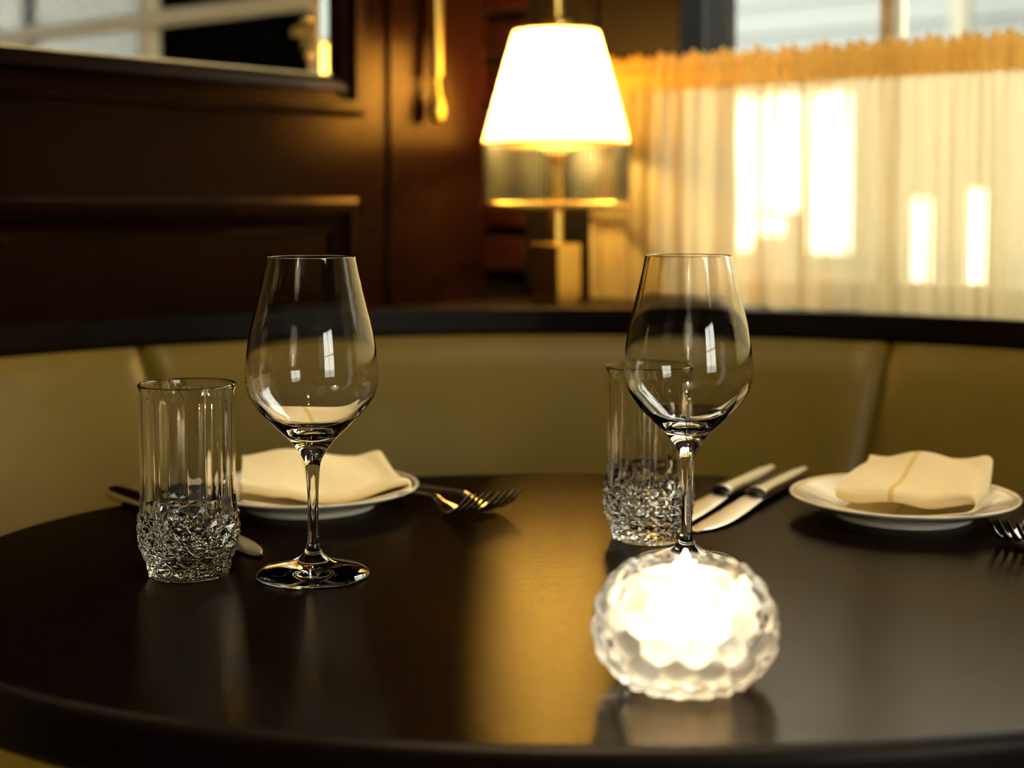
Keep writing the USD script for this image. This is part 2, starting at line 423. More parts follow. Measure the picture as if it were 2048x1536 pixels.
# ------------------------------------------------------------------ street outside
OUT = 5.0
struct('ground_street', frame_lr(box(-14, 22, -30, -0.15, -0.25, -0.12)), M_PAVE, label='grey pavement of the street outside')
fb = thing('clapboard_building', label='pale clapboard building across the street seen above the curtain', cat='building')
obj('wall', frame_lr(box(-9, 2.6, -OUT - 4, -OUT, -0.12, 3.25)), M_CLAP, fb)
for k, z in enumerate(np.arange(1.86, 3.2, 0.15)):
    s = box(-9, 2.6, -OUT, -OUT + 0.02, z, z + 0.15)
    v = np.array(s.vertices)
    v[(v[:, 2] > z + 0.1) & (v[:, 1] > -OUT + 0.01), 1] = -OUT + 0.004
    s.vertices = v
    obj('clapboard', frame_lr(s), M_CLAP, fb)
for a0, a1, z0, z1 in ((-2.515, -2.381, 0.76, 1.54), (-2.351, -2.078, 0.967, 1.54), (-2.351, -2.20, 0.84, 0.935), (-2.049, -1.83, 0.76, 1.54), (-1.49, -1.41, 0.45, 1.02), (-1.266, -1.146, 0.43, 1.06)):
    f = obj('window_casing', cat([frame_lr(box(a0 - 0.012, a1 + 0.012, -OUT, -OUT + 0.012, z0 - 0.012, z0)), frame_lr(box(a0 - 0.012, a1 + 0.012, -OUT, -OUT + 0.012, z1, z1 + 0.012)),
                                  frame_lr(box(a0 - 0.012, a0, -OUT, -OUT + 0.012, z0, z1)), frame_lr(box(a1, a1 + 0.012, -OUT, -OUT + 0.012, z0, z1))]), M_POST, fb)
    obj('lit_pane', frame_lr(box(a0, a1, -OUT, -OUT + 0.01, z0, z1)), M_SHOP, f, label='brightly lit shop window pane')
for a in (-1.16, -0.50, 0.10):
    obj('post', frame_lr(box(a - 0.04, a + 0.04, -OUT + 0.25, -OUT + 0.33, -0.12, 3.3, 0.008)), M_POST, fb)
sb = thing('slate_building', label='dark slate fronted building down the street reflected in the mirror', cat='building')
obj('wall', frame_lr(box(3.2, 16, -OUT - 4, -OUT + 0.3, -0.12, 3.6)), M_STONE, sb)
for a in np.arange(4.0, 12, 1.9):
    w = obj('window_casing', frame_lr(box(a, a + 1.0, -OUT + 0.3, -OUT + 0.34, 1.2, 2.9)), M_POST, sb)
    obj('pane', frame_lr(box(a + 0.07, a + 0.93, -OUT + 0.34, -OUT + 0.345, 1.27, 2.83)), M_STONE, w)

# ------------------------------------------------------------------ booth: banquette and ledge
BC = np.array([0.05, 1.015])
ZT = 0.850
bq = thing('banquette', (BC[0], BC[1], 0), label='curved olive leather banquette wrapped around the table', cat='banquette seat')
edges = [-118, -102.6, -36.8, 29.6, 95.5, 118]
for e0, e1 in zip(edges[:-1], edges[1:]):
    nt, nz = max(14, int((e1 - e0) * 1.6)), 34
    s = np.linspace(0, 1, nt)
    s = 0.5 - 0.5 * np.cos(PI * s) * (0.55 + 0.45 * np.abs(np.cos(PI * s)))
    tz = np.linspace(0, 1, nz)
    P = np.zeros((nz, nt, 3))
    for i, t in enumerate(tz):
        lean0 = math.radians(e0 + (2.2 if e0 < 0 else -2.0) * (1 - t))
        lean1 = math.radians(e1 + (2.2 if e1 < 0 else -2.0) * (1 - t))
        th = lean0 + (lean1 - lean0) * s
        R = 0.620 + 0.140 * t
        ed = np.minimum(th - th[0], th[-1] - th) * R
        dip = 0.024 * np.exp(-(ed / 0.010) ** 1.2)
        roll = 0.006 * max(0, (t - 0.93) / 0.07) ** 2 + 0.02 * max(0, (0.06 - t) / 0.06) ** 2
        puff = 0.018 * math.sin(PI * min(1, max(0, t))) ** 0.6
        Rr = R + dip + roll - puff
        P[i] = np.c_[Rr * np.sin(th), Rr * np.cos(th), np.full(nt, 0.43 + (ZT - 0.438) * t)]
    obj('backrest_panel', solidify(P, 0.01), M_LEATHER, bq, smooth=60)
ths = np.radians(np.linspace(-118, 118, 120))
prof = smooth_profile([(0.36, 0.36), (0.345, 0.40), (0.352, 0.435), (0.38, 0.452), (0.46, 0.462), (0.58, 0.462), (0.65, 0.45)], 26)
P = np.stack([prof[:, 0][:, None] * np.sin(ths), prof[:, 0][:, None] * np.cos(ths), np.repeat(prof[:, 1:], len(ths), 1)], -1)
obj('seat_cushion', solidify(P, 0.012), M_LEATHER, bq, smooth=60)
P2 = np.stack([np.array([0.40, 0.40])[:, None] * np.sin(ths), np.array([0.40, 0.40])[:, None] * np.cos(ths), np.repeat(np.array([[0.0], [0.37]]), len(ths), 1)], -1)
obj('plinth', solidify(P2, 0.02), M_LEDGE, bq, smooth=60)

ca, cb = (BC - CORNER) @ RV, (BC - CORNER) @ LV - 0.06
sq = sg.box(LWALL, 0.0, 2.0, 2.0).union(sg.box(0.0, 0.0, LWALL + 0.01, 0.112))
ring = sq.difference(sg.Point(ca, cb).buffer(0.768, 128))
# keep the shelf to the corner side of the booth
cut = sg.Polygon([(-0.1, -0.1), (1.95, -0.1), (1.95, 0.19), (ca, cb), (0.115, 1.85), (-0.1, 1.85)])
ledge = ring.intersection(cut)
ledge = max(getattr(ledge, 'geoms', [ledge]), key=lambda g: g.area)
ls = thing('ledge_shelf', label='dark wood ledge capping the curved backrest and carrying the lamp', cat='shelf')
lm = trimesh.creation.extrude_polygon(ledge, 0.016, engine='earcut')
lm.apply_translation([0, 0, ZT])
obj('board', frame_lr(lm), M_LEDGE, ls)
lip = ledge.intersection(sg.Point(ca, cb).buffer(0.784, 128))
lip = max(getattr(lip, 'geoms', [lip]), key=lambda g: g.area)
lm = trimesh.creation.extrude_polygon(lip, 0.011, engine='earcut')
lm.apply_translation([0, 0, ZT + 0.016])
obj('raised_lip', frame_lr(lm), M_LEDGE, ls)

# ------------------------------------------------------------------ table
TX, TY, TA, TB, TP = 0.060, 1.032, 0.468, 0.356, 2.2


def table_outline(inset, n=240):
    a = np.linspace(0, 2 * PI, n, endpoint=False)
    c, s = np.cos(a), np.sin(a)
    return np.c_[np.sign(c) * abs(c) ** (2 / TP) * (TA - inset), np.sign(s) * abs(s) ** (2 / TP) * (TB - inset)]


tb = thing('oval_table', (TX, TY, 0), label='dark stained oval dining table laid for two', cat='table')
top = trimesh.creation.extrude_polygon(sg.Polygon(table_outline(0.0072)), 0.030, engine='earcut')
top.apply_translation([0, 0, 0.72])
obj('tabletop', top, M_TABLE, tb)
rings = [(0.0074, 0.75), (0.0045, 0.7493), (0.002, 0.7475), (0.0005, 0.745), (0.0, 0.740), (0.0, 0.722), (0.0015, 0.717), (0.006, 0.7135), (0.0074, 0.713)]
V = np.vstack([np.c_[table_outline(i), np.full(240, z)] for i, z in rings])
em = trimesh.Trimesh(V, grid_faces(len(rings), 240, True)[:, ::-1], process=False)
obj('edge_band', em, M_EDGE, tb, smooth=50)
lathe_obj('pedestal', smooth_profile([(0.10, 0.02), (0.06, 0.06), (0.035, 0.14), (0.035, 0.60), (0.06, 0.70), (0.09, 0.72)], 40), M_EDGE, tb)
lathe_obj('base_plate', [(0.0, 0.0), (0.26, 0.0), (0.26, 0.012), (0.24, 0.02), (0.0, 0.024)], M_EDGE, tb)
TZ = 0.75

# ------------------------------------------------------------------ wine glasses
outer = smooth_profile([(0.0386, 0.0022), (0.0355, 0.0042), (0.027, 0.0066), (0.018, 0.0090), (0.0105, 0.0122), (0.0062, 0.0165), (0.0043, 0.022), (0.0037, 0.032), (0.0037, 0.050), (0.0042, 0.064),
                        (0.0055, 0.0775), (0.0078, 0.0828), (0.0134, 0.0912), (0.0254, 0.1032), (0.0366, 0.1150), (0.0434, 0.1268), (0.0451, 0.1370), (0.0447, 0.1455), (0.0421, 0.1655),
                        (0.0373, 0.1860), (0.0349, 0.196), (0.0303, 0.2180)], 150)
wall_t = np.interp(outer[:, 1], [0.10, 0.118, 0.14, 0.218], [0.0035, 0.0018, 0.0012, 0.0010])
inn = smooth_profile([(0.0293, 0.2180), (0.0339, 0.196), (0.0362, 0.1860), (0.0409, 0.1655), (0.0435, 0.1455), (0.0438, 0.1370), (0.0420, 0.1272), (0.0350, 0.1165), (0.0235, 0.1060), (0.0105, 0.0995), (0.00005, 0.0978)], 90)
rim = [(0.0298 + 0.0005 * math.cos(t), 0.2180 + 0.0005 * math.sin(t)) for t in np.linspace(0.2, PI - 0.2, 6)]
foot_bot = [(0.00005, 0.0009), (0.02, 0.0007), (0.034, 0.0003), (0.0372, 0.0001), (0.0388, 0.0005), (0.0393, 0.0013)]
full = np.vstack([foot_bot, outer, rim, inn])
v, f, nn = lathe(full, 120)
wg = thing('wine_glass', (-0.1361, 1.0013, TZ), label='empty stemmed wine glass standing beside the left tumbler', cat='wine glass', group='wine glasses on the table')
rows = np.arange(len(full))
zo = len(foot_bot)
i_foot = zo + int(np.argmin(np.abs(outer[:, 1] - 0.0165)))
i_stem = zo + int(np.argmin(np.abs(outer[:, 1] - 0.0775)))
for name, a, b in (('foot', 0, i_foot), ('stem', i_foot, i_stem), ('bowl', i_stem, len(full) - 1)):
    n_r = b - a + 1
    vv, nv = v.reshape(len(full), 120, 3)[a:b + 1].reshape(-1, 3), nn.reshape(len(full), 120, 3)[a:b + 1].reshape(-1, 3)
    obj(name, (vv, grid_faces(n_r, 120, True)), M_GLASS, wg, normals=nv)
copy_of(wg, (0.1230, 1.0294, TZ), 20, 'empty stemmed wine glass standing right behind the glowing candle holder')

# ------------------------------------------------------------------ cut glass tumblers
NF, SUB = 16, 12
nth = NF * SUB
th = np.arange(nth) * 2 * PI / nth
ROWS, RZ0, RH = 6, 0.0032, 0.0068


def base_radius(z):
    return np.interp(z, [0, 0.003, 0.0098, 0.0145, 0.0205, 0.032, 0.042, 0.055, 0.07, 0.129, 0.1325], [0.0272, 0.0281, 0.0288, 0.0313, 0.0336, 0.0348, 0.0341, 0.0327, 0.0324, 0.0334, 0.0335])


ZT1 = RZ0 + ROWS * RH
corner_r = lambda z: base_radius(z) - 0.0006


def chord_ring(z, off):
    """A ring of nth points lying on the straight chords between the NF low corners, so that the cut facets meet it exactly."""
    x = th / (2 * PI / NF) - off
    k0 = np.floor(x)
    t = x - k0
    a0, a1 = (k0 + off) * 2 * PI / NF, (k0 + 1 + off) * 2 * PI / NF
    r = corner_r(z)
    return np.stack([r * ((1 - t) * np.cos(a0) + t * np.cos(a1)), r * ((1 - t) * np.sin(a0) + t * np.sin(a1)), np.full(nth, z)], -1)


cv, cf = [], []
for j in range(ROWS):
    z0, z1 = RZ0 + j * RH, RZ0 + (j + 1) * RH
    for k in range(NF):
        o0, o1 = 0.5 * (j % 2), 0.5 * ((j + 1) % 2)
        low = lambda q, z: np.array([corner_r(z) * math.cos(q * 2 * PI / NF), corner_r(z) * math.sin(q * 2 * PI / NF), z])
        q = k + o0
        for tri in (((q, z0), (q + 1, z0), (q + 0.5, z1)), ((q + 0.5, z0 + RH), (q + 1, z0), (q + 1.5, z0 + RH))):
            c3 = [low(a_, z_) for a_, z_ in tri]
            qa, za = sum(t_[0] for t_ in tri) / 3, sum(t_[1] for t_ in tri) / 3
            ra = base_radius(za) + 0.0006
            ap = np.array([ra * math.cos(qa * 2 * PI / NF), ra * math.sin(qa * 2 * PI / NF), za])
            low3 = sum(c3) / 3
            out = np.r_[math.cos(qa * 2 * PI / NF), math.sin(qa * 2 * PI / NF), 0.0]
            p3 = [c_ + 0.10 * (low3 - c_) + 0.0004 * out for c_ in c3]
            for u_ in range(3):
                a_, b_, pa_, pb_ = c3[u_], c3[(u_ + 1) % 3], p3[u_], p3[(u_ + 1) % 3]
                for t3 in ((a_, b_, pb_), (a_, pb_, pa_), (pa_, pb_, ap)):
                    n0 = len(cv)
                    nrm = np.cross(t3[1] - t3[0], t3[2] - t3[0])
                    cv += list(t3) if nrm @ out > 0 else [t3[1], t3[0], t3[2]]
                    cf.append((n0, n0 + 1, n0 + 2))
facets = trimesh.Trimesh(np.array(cv), np.array(cf), process=False)
zs = np.linspace(ZT1, 0.1300, 52)
rows_ = [chord_ring(ZT1, 0.5 * (ROWS % 2))]
for z in zs[1:]:
    k = np.clip((0.1300 - z) / 0.008, 0.1, 1)
    blend = np.clip((z - ZT1) / 0.008, 0, 1)
    r = base_radius(z) - 0.0004 + k * 0.0006 * (np.abs(np.cos(th * NF / 2 + 0.25 * PI * (ROWS % 2))) * 2 - 1.2)
    ring_ = np.stack([r * np.cos(th), r * np.sin(th), np.full(nth, z)], -1)
    ch_ = chord_ring(ZT1, 0.5 * (ROWS % 2))
    ch_[:, :2] *= (base_radius(z) / base_radius(ZT1))
    ch_[:, 2] = z
    rows_.append(ring_ * blend + ch_ * (1 - blend))
P = np.array(rows_)
cap_bot = [(0.00005, 0.0022), (0.018, 0.0022), (0.0235, 0.0012), (0.0255, 0.0003)]
capv = np.stack([np.array([c[0] for c in cap_bot])[:, None] * np.cos(th), np.array([c[0] for c in cap_bot])[:, None] * np.sin(th), np.repeat(np.array([[c[1]] for c in cap_bot]), nth, 1)], -1)
in_prof = [(0.0331, 0.1312), (0.0326, 0.1317), (0.0319, 0.1315), (0.0313, 0.1306)] + [tuple(q) for q in smooth_profile([(0.0311, 0.128), (0.0300, 0.09), (0.0296, 0.05), (0.0285, 0.030), (0.0262, 0.019), (0.020, 0.0135), (0.010, 0.0122), (0.00005, 0.012)], 40)]
inv = np.stack([np.array([c[0] for c in in_prof])[:, None] * np.cos(th), np.array([c[0] for c in in_prof])[:, None] * np.sin(th), np.repeat(np.array([[c[1]] for c in in_prof]), nth, 1)], -1)
tm = thing('cut_glass_tumbler', (-0.2221, 1.0055, TZ), label='tall diamond cut glass tumbler left of the wine glasses', cat='tumbler', group='cut glass tumblers on the table')
b0_ = chord_ring(RZ0, 0.0)
b1_ = b0_.copy()
b1_[:, :2] *= 0.0275 / corner_r(RZ0)
b1_[:, 2] = 0.0006
lowP = np.concatenate([capv, b1_[None], b0_[None]])
obj('foot_ring', (lowP.reshape(-1, 3), grid_faces(len(lowP), nth, True)), M_GLASS, tm, smooth=25)
obj('cut_base', facets, M_GLASS, tm)
upP = np.concatenate([P, inv])
obj('fluted_wall', (upP.reshape(-1, 3), grid_faces(len(upP), nth, True)), M_GLASS, tm, smooth=35)
copy_of(tm, (0.1039, 1.1135, TZ), 7, 'tall diamond cut glass tumbler half hidden behind the right wine glass')

# ------------------------------------------------------------------ candle holder and candle
hp = smooth_profile([(0.0265, 0.0), (0.0285, 0.004), (0.0345, 0.0105), (0.0415, 0.0180), (0.0440, 0.0280), (0.0430, 0.0380), (0.0390, 0.0475), (0.0325, 0.0550), (0.0250, 0.0600)], 120)
NB, NR = 16, 7
nh = NB * 16
th = np.arange(nh) * 2 * PI / nh
vv = np.linspace(0, 1, len(hp))
pt = np.gradient(hp, axis=0)
pt /= np.linalg.norm(pt, axis=1, keepdims=True)
U, W = np.meshgrid(th / (2 * PI) * NB, vv * NR, indexing='xy')
best = np.full(U.shape, 9.0)
for j in range(-1, NR + 2):
    for du in (-1, 0, 1):
        cu = np.floor(U - 0.5 * (j % 2)) + 0.5 * (j % 2) + du + 0.5
        d = np.hypot((U - cu) * 1.0, (W - (j + 0.5)) * 0.80)
        best = np.minimum(best, d)
bump = np.sqrt(np.clip(1 - (best / 0.64) ** 2, 0, 1))
fade = np.clip(np.minimum(vv / 0.10, (1 - vv) / 0.07), 0, 1)[:, None]
hgt = 0.0062 * bump * fade
Rr = hp[:, :1] + pt[:, 1:] * hgt
Zr = hp[:, 1:] - pt[:, :1] * hgt
P = np.stack([Rr * np.cos(th), Rr * np.sin(th), Zr], -1)
pin = np.array([(0.0246, 0.0606), (0.0240, 0.0607), (0.0233, 0.0600)] + [tuple(q) for q in smooth_profile([(0.0232, 0.0580), (0.0262, 0.0500), (0.0298, 0.0390), (0.0302, 0.0270), (0.0270, 0.0170), (0.0200, 0.0125), (0.00005, 0.0120)], 40)])
pbot = np.array([(0.00005, 0.0016), (0.020, 0.0016), (0.0245, 0.0004)])
mk = lambda q: np.stack([q[:, :1] * np.cos(th), q[:, :1] * np.sin(th), np.repeat(q[:, 1:], nh, 1)], -1)
P = np.concatenate([mk(pbot), P, mk(pin[:4])])
ch = thing('candle_holder', (0.0918, 0.7736, TZ), label='round bubbled glass candle holder glowing at the front of the table', cat='candle holder')
obj('bubbled_body', (P.reshape(-1, 3), grid_faces(len(P), nh, True)), M_GLASS, ch, smooth=40)
obj('frosted_inside', (mk(pin[3:]).reshape(-1, 3), grid_faces(len(pin) - 3, nh, True)), M_FROST, ch, smooth=True, label='frosted inner wall')
cd = thing('votive_candle', (0.0918, 0.7736, TZ + 0.0122), label='lit white candle burning inside the bubbled glass holder', cat='candle')
lathe_obj('wax', [(0.00005, 0.0)] + [tuple(q) for q in smooth_profile([(0.0190, 0.0004), (0.0262, 0.0050), (0.0293, 0.0148), (0.0294, 0.0200)], 24)] + [(0.0280, 0.0212), (0.0240, 0.0206), (0.010, 0.0198), (0.00005, 0.0194)], M_WAX, cd)
obj('wick', tube([(0, 0, 0.0190), (0.0003, 0, 0.0250), (0.0010, 0, 0.0300)], 0.0007, 6), M_WICK, cd)
lathe_obj('flame', smooth_profile([(0.00005, 0.0270), (0.0034, 0.0300), (0.0056, 0.0370), (0.0046, 0.0460), (0.0020, 0.0545), (0.00005, 0.0590)], 24), M_FLAME, cd, n=20)

# ------------------------------------------------------------------ plates
pp = [(0.00005, 0.0022), (0.048, 0.0022), (0.051, 0.0), (0.0545, 0.0), (0.0555, 0.0035), (0.066, 0.0075), (0.080, 0.0128), (0.0905, 0.0168), (0.0918, 0.0178), (0.0915, 0.0188), (0.0900, 0.0189)]
pi = [(0.0900, 0.0189), (0.080, 0.0158), (0.068, 0.0115), (0.060, 0.0080), (0.054, 0.0060), (0.045, 0.0056), (0.00005, 0.0056)]
pl = thing('side_plate', (-0.170, 1.232, TZ), label='white gilt rimmed side plate behind the left wine glass', cat='plate', group='side plates on the table')
lathe_obj('dish', np.vstack([smooth_profile(pp, 60), smooth_profile(pi, 40)[1:]]), M_CHINA, pl, n=96)
lathe_obj('gilt_band', [(0.0882, 0.01845), (0.0876, 0.01855), (0.0860, 0.0181), (0.0858, 0.0179)], M_GILT, pl, n=96, label='thin gilt line around the rim')
copy_of(pl, (0.319, 1.193, TZ), 0, 'white gilt rimmed side plate at the right beside the table knives')

# ------------------------------------------------------------------ napkins
def napkin(w, d, hf, hr, droop, seed, taper):
    """A linen napkin folded over itself: a lower leaf that shows in front, a round fold on the right, an upper leaf whose front edge rolls under."""
    ns, nt, lip = 80, 66, 0.16
    P = np.zeros((nt, ns, 3))
    for i, t in enumerate(np.linspace(-lip, 1, nt)):
        tt = max(t, 0)
        h = hf + (hr - hf) * tt ** 1.15
        low = 0.0015 + 0.014 * tt ** 2
        r = (h - low) / 2
        fold = PI * r
        s = np.linspace(0, 2 * w + fold, ns)
        x, z = np.zeros(ns), np.zeros(ns)
        m1, m3 = s < w, s > w + fold
        m2 = ~(m1 | m3)
        x[m1], z[m1] = -w / 2 + s[m1], low
        ph = (s[m2] - w) / max(r, 1e-4)
        x[m2], z[m2] = w / 2 + r * np.sin(ph) * 0.9, low + r - r * np.cos(ph)
        x[m3], z[m3] = w / 2 - (s[m3] - w - fold), h
        upper = np.clip((s - w) / fold, 0, 1)
        upper = upper * upper * (3 - 2 * upper)
        y = np.full(ns, -d / 2 + d * tt)
        if t < 0:
            a = -t / lip
            rr = (h - low) * 0.22
            ang = a * PI * 1.05
            y = y + np.where(m3 | m2, upper, 0) * (-rr * math.sin(ang) * 1.1) - (1 - upper) * a * 0.016
            z = z - upper * rr * (1 - math.cos(ang))
        left = np.clip(-x / w * 2, 0, 1)
        right = np.clip(x / w + 0.5, 0, 1)
        z = z - upper * droop * right ** 1.8 * (h - low) * (0.45 + 0.55 * tt) - upper * 0.22 * left ** 2 * (h - low) * tt
        wob = meshkit.noise(np.c_[x * 30, np.full(ns, t * d * 26), z * 0 + seed], seed) - 0.5
        z = z + wob * 0.0040 * (0.2 + upper) + 0.0016 * upper * np.sin(x * 70 + t * d * 45 + seed)
        P[i] = np.c_[x * (1 - taper * tt), y, np.maximum(z, 0.0014)]
    return solidify(P, 0.0022)


def lift_clear(mesh, cx, cy, ang, rot_z0):
    """The lower leaf rests on the plate: raise it where the plate's rim rises."""
    v = np.array(mesh.vertices)
    c, s = math.cos(ang), math.sin(ang)
    r = np.hypot(cx + c * v[:, 0] - s * v[:, 1], cy + s * v[:, 0] + c * v[:, 1])
    dish = np.interp(r, [0, 0.054, 0.060, 0.068, 0.080, 0.0918, 0.12], [0.0056, 0.0060, 0.0080, 0.0115, 0.0158, 0.0194, 0.0194]) + 0.0004
    k = np.clip(1 - v[:, 2] / 0.03, 0, 1)
    v[:, 2] = np.maximum(v[:, 2] + 0.0058, v[:, 2] * 0.8 + dish)
    mesh.vertices = v
    return mesh


na = math.radians(-25.0)
nm = lift_clear(napkin(0.098, 0.118, 0.0235, 0.033, 0.0, 3, 0.05), 0.008, 0.002, na, 0)
n1 = thing('napkin', (0.327, 1.195, TZ), math.degrees(na), label='cream linen napkin folded square on the right plate', cat='napkin', group='folded napkins on plates')
obj('folded_cloth', nm, M_NAPKIN, n1, smooth=70)
nb = math.radians(14.0)
nm = lift_clear(napkin(0.128, 0.096, 0.0195, 0.035, 0.6, 11, 0.12), 0.004, 0.0, nb, 0)
n2 = thing('napkin', (-0.166, 1.232, TZ), math.degrees(nb), label='cream linen napkin loosely folded on the left plate', cat='napkin', group='folded napkins on plates')
obj('folded_cloth', nm, M_NAPKIN, n2, smooth=70)

# ------------------------------------------------------------------ cutlery
fk = thing('fork', (-0.1225, 1.306, TZ), math.degrees(math.atan2(-0.835, 0.55)) - 90, label='dark steel fork lying nearest the left plate', cat='fork', group='forks beside the plates')
FL = 0.178
zc = lambda y: np.interp(y, [0, 0.02, 0.07, 0.105, 0.125, 0.136, 0.150, 0.165, 0.178], [0.0028, 0.0032, 0.0085, 0.0120, 0.0065, 0.0040, 0.0066, 0.0150, 0.0255])
ys = np.linspace(0, 0.114, 30)
hw = np.interp(ys, [0, 0.003, 0.008, 0.05, 0.09, 0.114], [0.004, 0.0075, 0.0088, 0.0062, 0.0036, 0.0034])
obj('handle', sweep(np.c_[ys * 0, ys, zc(ys), hw, hw, np.full(30, 0.0016)]), M_FORK, fk, smooth=40)
ys = np.linspace(0.113, 0.146, 18)
hw = np.interp(ys, [0.113, 0.118, 0.127, 0.135, 0.146], [0.0034, 0.0045, 0.0098, 0.0118, 0.0120])
obj('head', sweep(np.c_[ys * 0, ys, zc(ys), hw, hw, np.full(18, 0.0012)]), M_FORK, fk, smooth=40)
for x in (-0.0101, -0.0034, 0.0034, 0.0101):
    ys = np.linspace(0.144, FL, 14)
    hw = np.interp(ys, [0.144, 0.15, 0.17, FL], [0.0024, 0.0022, 0.0017, 0.0009])
    obj('tine', sweep(np.c_[ys * 0 + x, ys, zc(ys), hw, hw, np.interp(ys, [0.144, FL], [0.0016, 0.0009])], 8), M_FORK, fk, smooth=50)
copy_of(fk, (-0.0985, 1.3185, TZ), math.degrees(math.atan2(-0.835, 0.55)) - 90, 'dark steel fork lying farther from the left plate, tines toward table centre')
ra = math.degrees(math.atan2(-0.835, -0.55)) - 90
copy_of(fk, (0.4530, 1.2075, TZ), ra, 'steel fork at the right table end, tines rising at the frame edge')
copy_of(fk, (0.4790, 1.1880, TZ), ra, 'steel fork at the right table end, outermost beside its twin')

kf = thing('table_knife', (0.2685, 1.358, TZ), math.degrees(math.atan2(-0.877, -0.48)) - 90, label='polished steel table knife lying nearest the right plate', cat='knife', group='table knives beside the plates')
ys = np.r_[0, 0.0008, 0.003, 0.007, np.linspace(0.012, 0.1255, 26), 0.1270, 0.1276]
hw = np.interp(ys, [0, 0.0008, 0.003, 0.007, 0.03, 0.09, 0.1255, 0.1270, 0.1276], [0.003, 0.007, 0.0096, 0.0108, 0.0108, 0.0094, 0.0096, 0.0093, 0.0085])
ht = np.interp(ys, [0, 0.0008, 0.003, 0.007, 0.03, 0.1255, 0.1270, 0.1276], [0.002, 0.0040, 0.0062, 0.0070, 0.0072, 0.0064, 0.0062, 0.0055])
obj('handle', sweep(np.c_[ys * 0, ys, np.full(len(ys), 0.0073), hw, hw, ht], 20, 2.3), M_STEEL, kf, smooth=40)
ys = np.linspace(0.1274, 0.137, 8)
hw = np.interp(ys, [0.1274, 0.131, 0.137], [0.0060, 0.0066, 0.0095])
obj('bolster', sweep(np.c_[ys * 0, ys, np.full(8, 0.0058), hw, hw, np.interp(ys, [0.1274, 0.137], [0.0026, 0.0012])], 18, 2.6), M_STEEL, kf, smooth=40)
ys = np.linspace(0.136, 0.262, 34)
t = (ys - 0.136) / 0.126
wl_, wr_ = 0.0095 + 0.0035 * np.sin(PI * np.clip(t * 0.9, 0, 1)), np.full(34, 0.0092)
tip = np.sqrt(np.clip(1 - ((t - 0.62) / 0.38).clip(0) ** 2.2, 0, 1))
wl_ = wl_ * tip - 0.0055 * (1 - tip)
wr_ = wr_ * np.where(t > 0.9, 1 - ((t - 0.9) / 0.1) ** 2 * 0.35, 1)
wl_ = np.maximum(wl_, -wr_ + 0.0004)
obj('blade', sweep(np.c_[ys * 0, ys, np.interp(ys, [0.136, 0.262], [0.0056, 0.0014]), wl_, wr_, np.interp(t, [0, 0.9, 1], [0.0011, 0.0007, 0.0005])], 12, 2.2), M_BLADE, kf, smooth=40)
copy_of(kf, (0.2400, 1.366, TZ), math.degrees(math.atan2(-0.877, -0.48)) - 90, 'polished steel table knife lying closer to the tumbler, left of its twin')
copy_of(kf, (-0.3420, 1.2600, TZ), math.degrees(math.atan2(-0.785, 0.62)) - 90, 'dark table knife passing behind the left tumbler')

# ------------------------------------------------------------------ table lamp
LX, LY, LZ = 0.0594, 2.0, ZT + 0.027
lp = thing('table_lamp', (LX, LY, LZ), label='lit brass table lamp with pleated shade and beaded fringe', cat='lamp')
b = box(-0.0243, 0.0243, -0.0243, 0.0243, -0.0104, 0.073, 0.0015)
b.apply_transform(trimesh.transformations.rotation_matrix(math.radians(47), [0, 0, 1]))
obj('base_block', b, M_BRASSROUGH, lp)
lathe_obj('rod', smooth_profile([(0.00005, 0.0725), (0.0090, 0.073), (0.0090, 0.140), (0.0074, 0.152), (0.0074, 0.176), (0.0110, 0.188), (0.0110, 0.192), (0.00005, 0.193)], 60), M_BRASS, lp, n=28)
lathe_obj('bulb_socket', [(0.00005, 0.1925), (0.0150, 0.193), (0.0158, 0.195), (0.0158, 0.206), (0.0125, 0.209), (0.0118, 0.244), (0.00005, 0.245)], M_CHINA, lp, n=28, label='white lamp socket')
lathe_obj('bulb', smooth_profile([(0.010, 0.2445), (0.0125, 0.249), (0.0195, 0.262), (0.0225, 0.275), (0.0195, 0.290), (0.011, 0.300), (0.00005, 0.3035)], 40), M_BULB, lp, n=28)
SH0, SH1, SR0, SR1 = 0.207, 0.357, 0.0967, 0.0553
npl = 44
a = np.linspace(0, 2 * PI, npl * 8, endpoint=False)
zz = np.linspace(0, 1, 12)
Rs = (SR0 + (SR1 - SR0) * zz)[:, None] * (1 + 0.022 * np.cos(a * npl)[None, :])
P = np.stack([Rs * np.cos(a), Rs * np.sin(a), np.repeat((SH0 + (SH1 - SH0) * zz)[:, None], len(a), 1)], -1)
obj('pleated_shade', (P.reshape(-1, 3), grid_faces(12, len(a), True)), M_SHADE, lp, smooth=80)


def torus(R, r, z, n=60, k=8):
    q = np.array([(R + r * math.cos(t), z + r * math.sin(t)) for t in np.linspace(0, 2 * PI, k + 1)])
    return revolve(q, n)


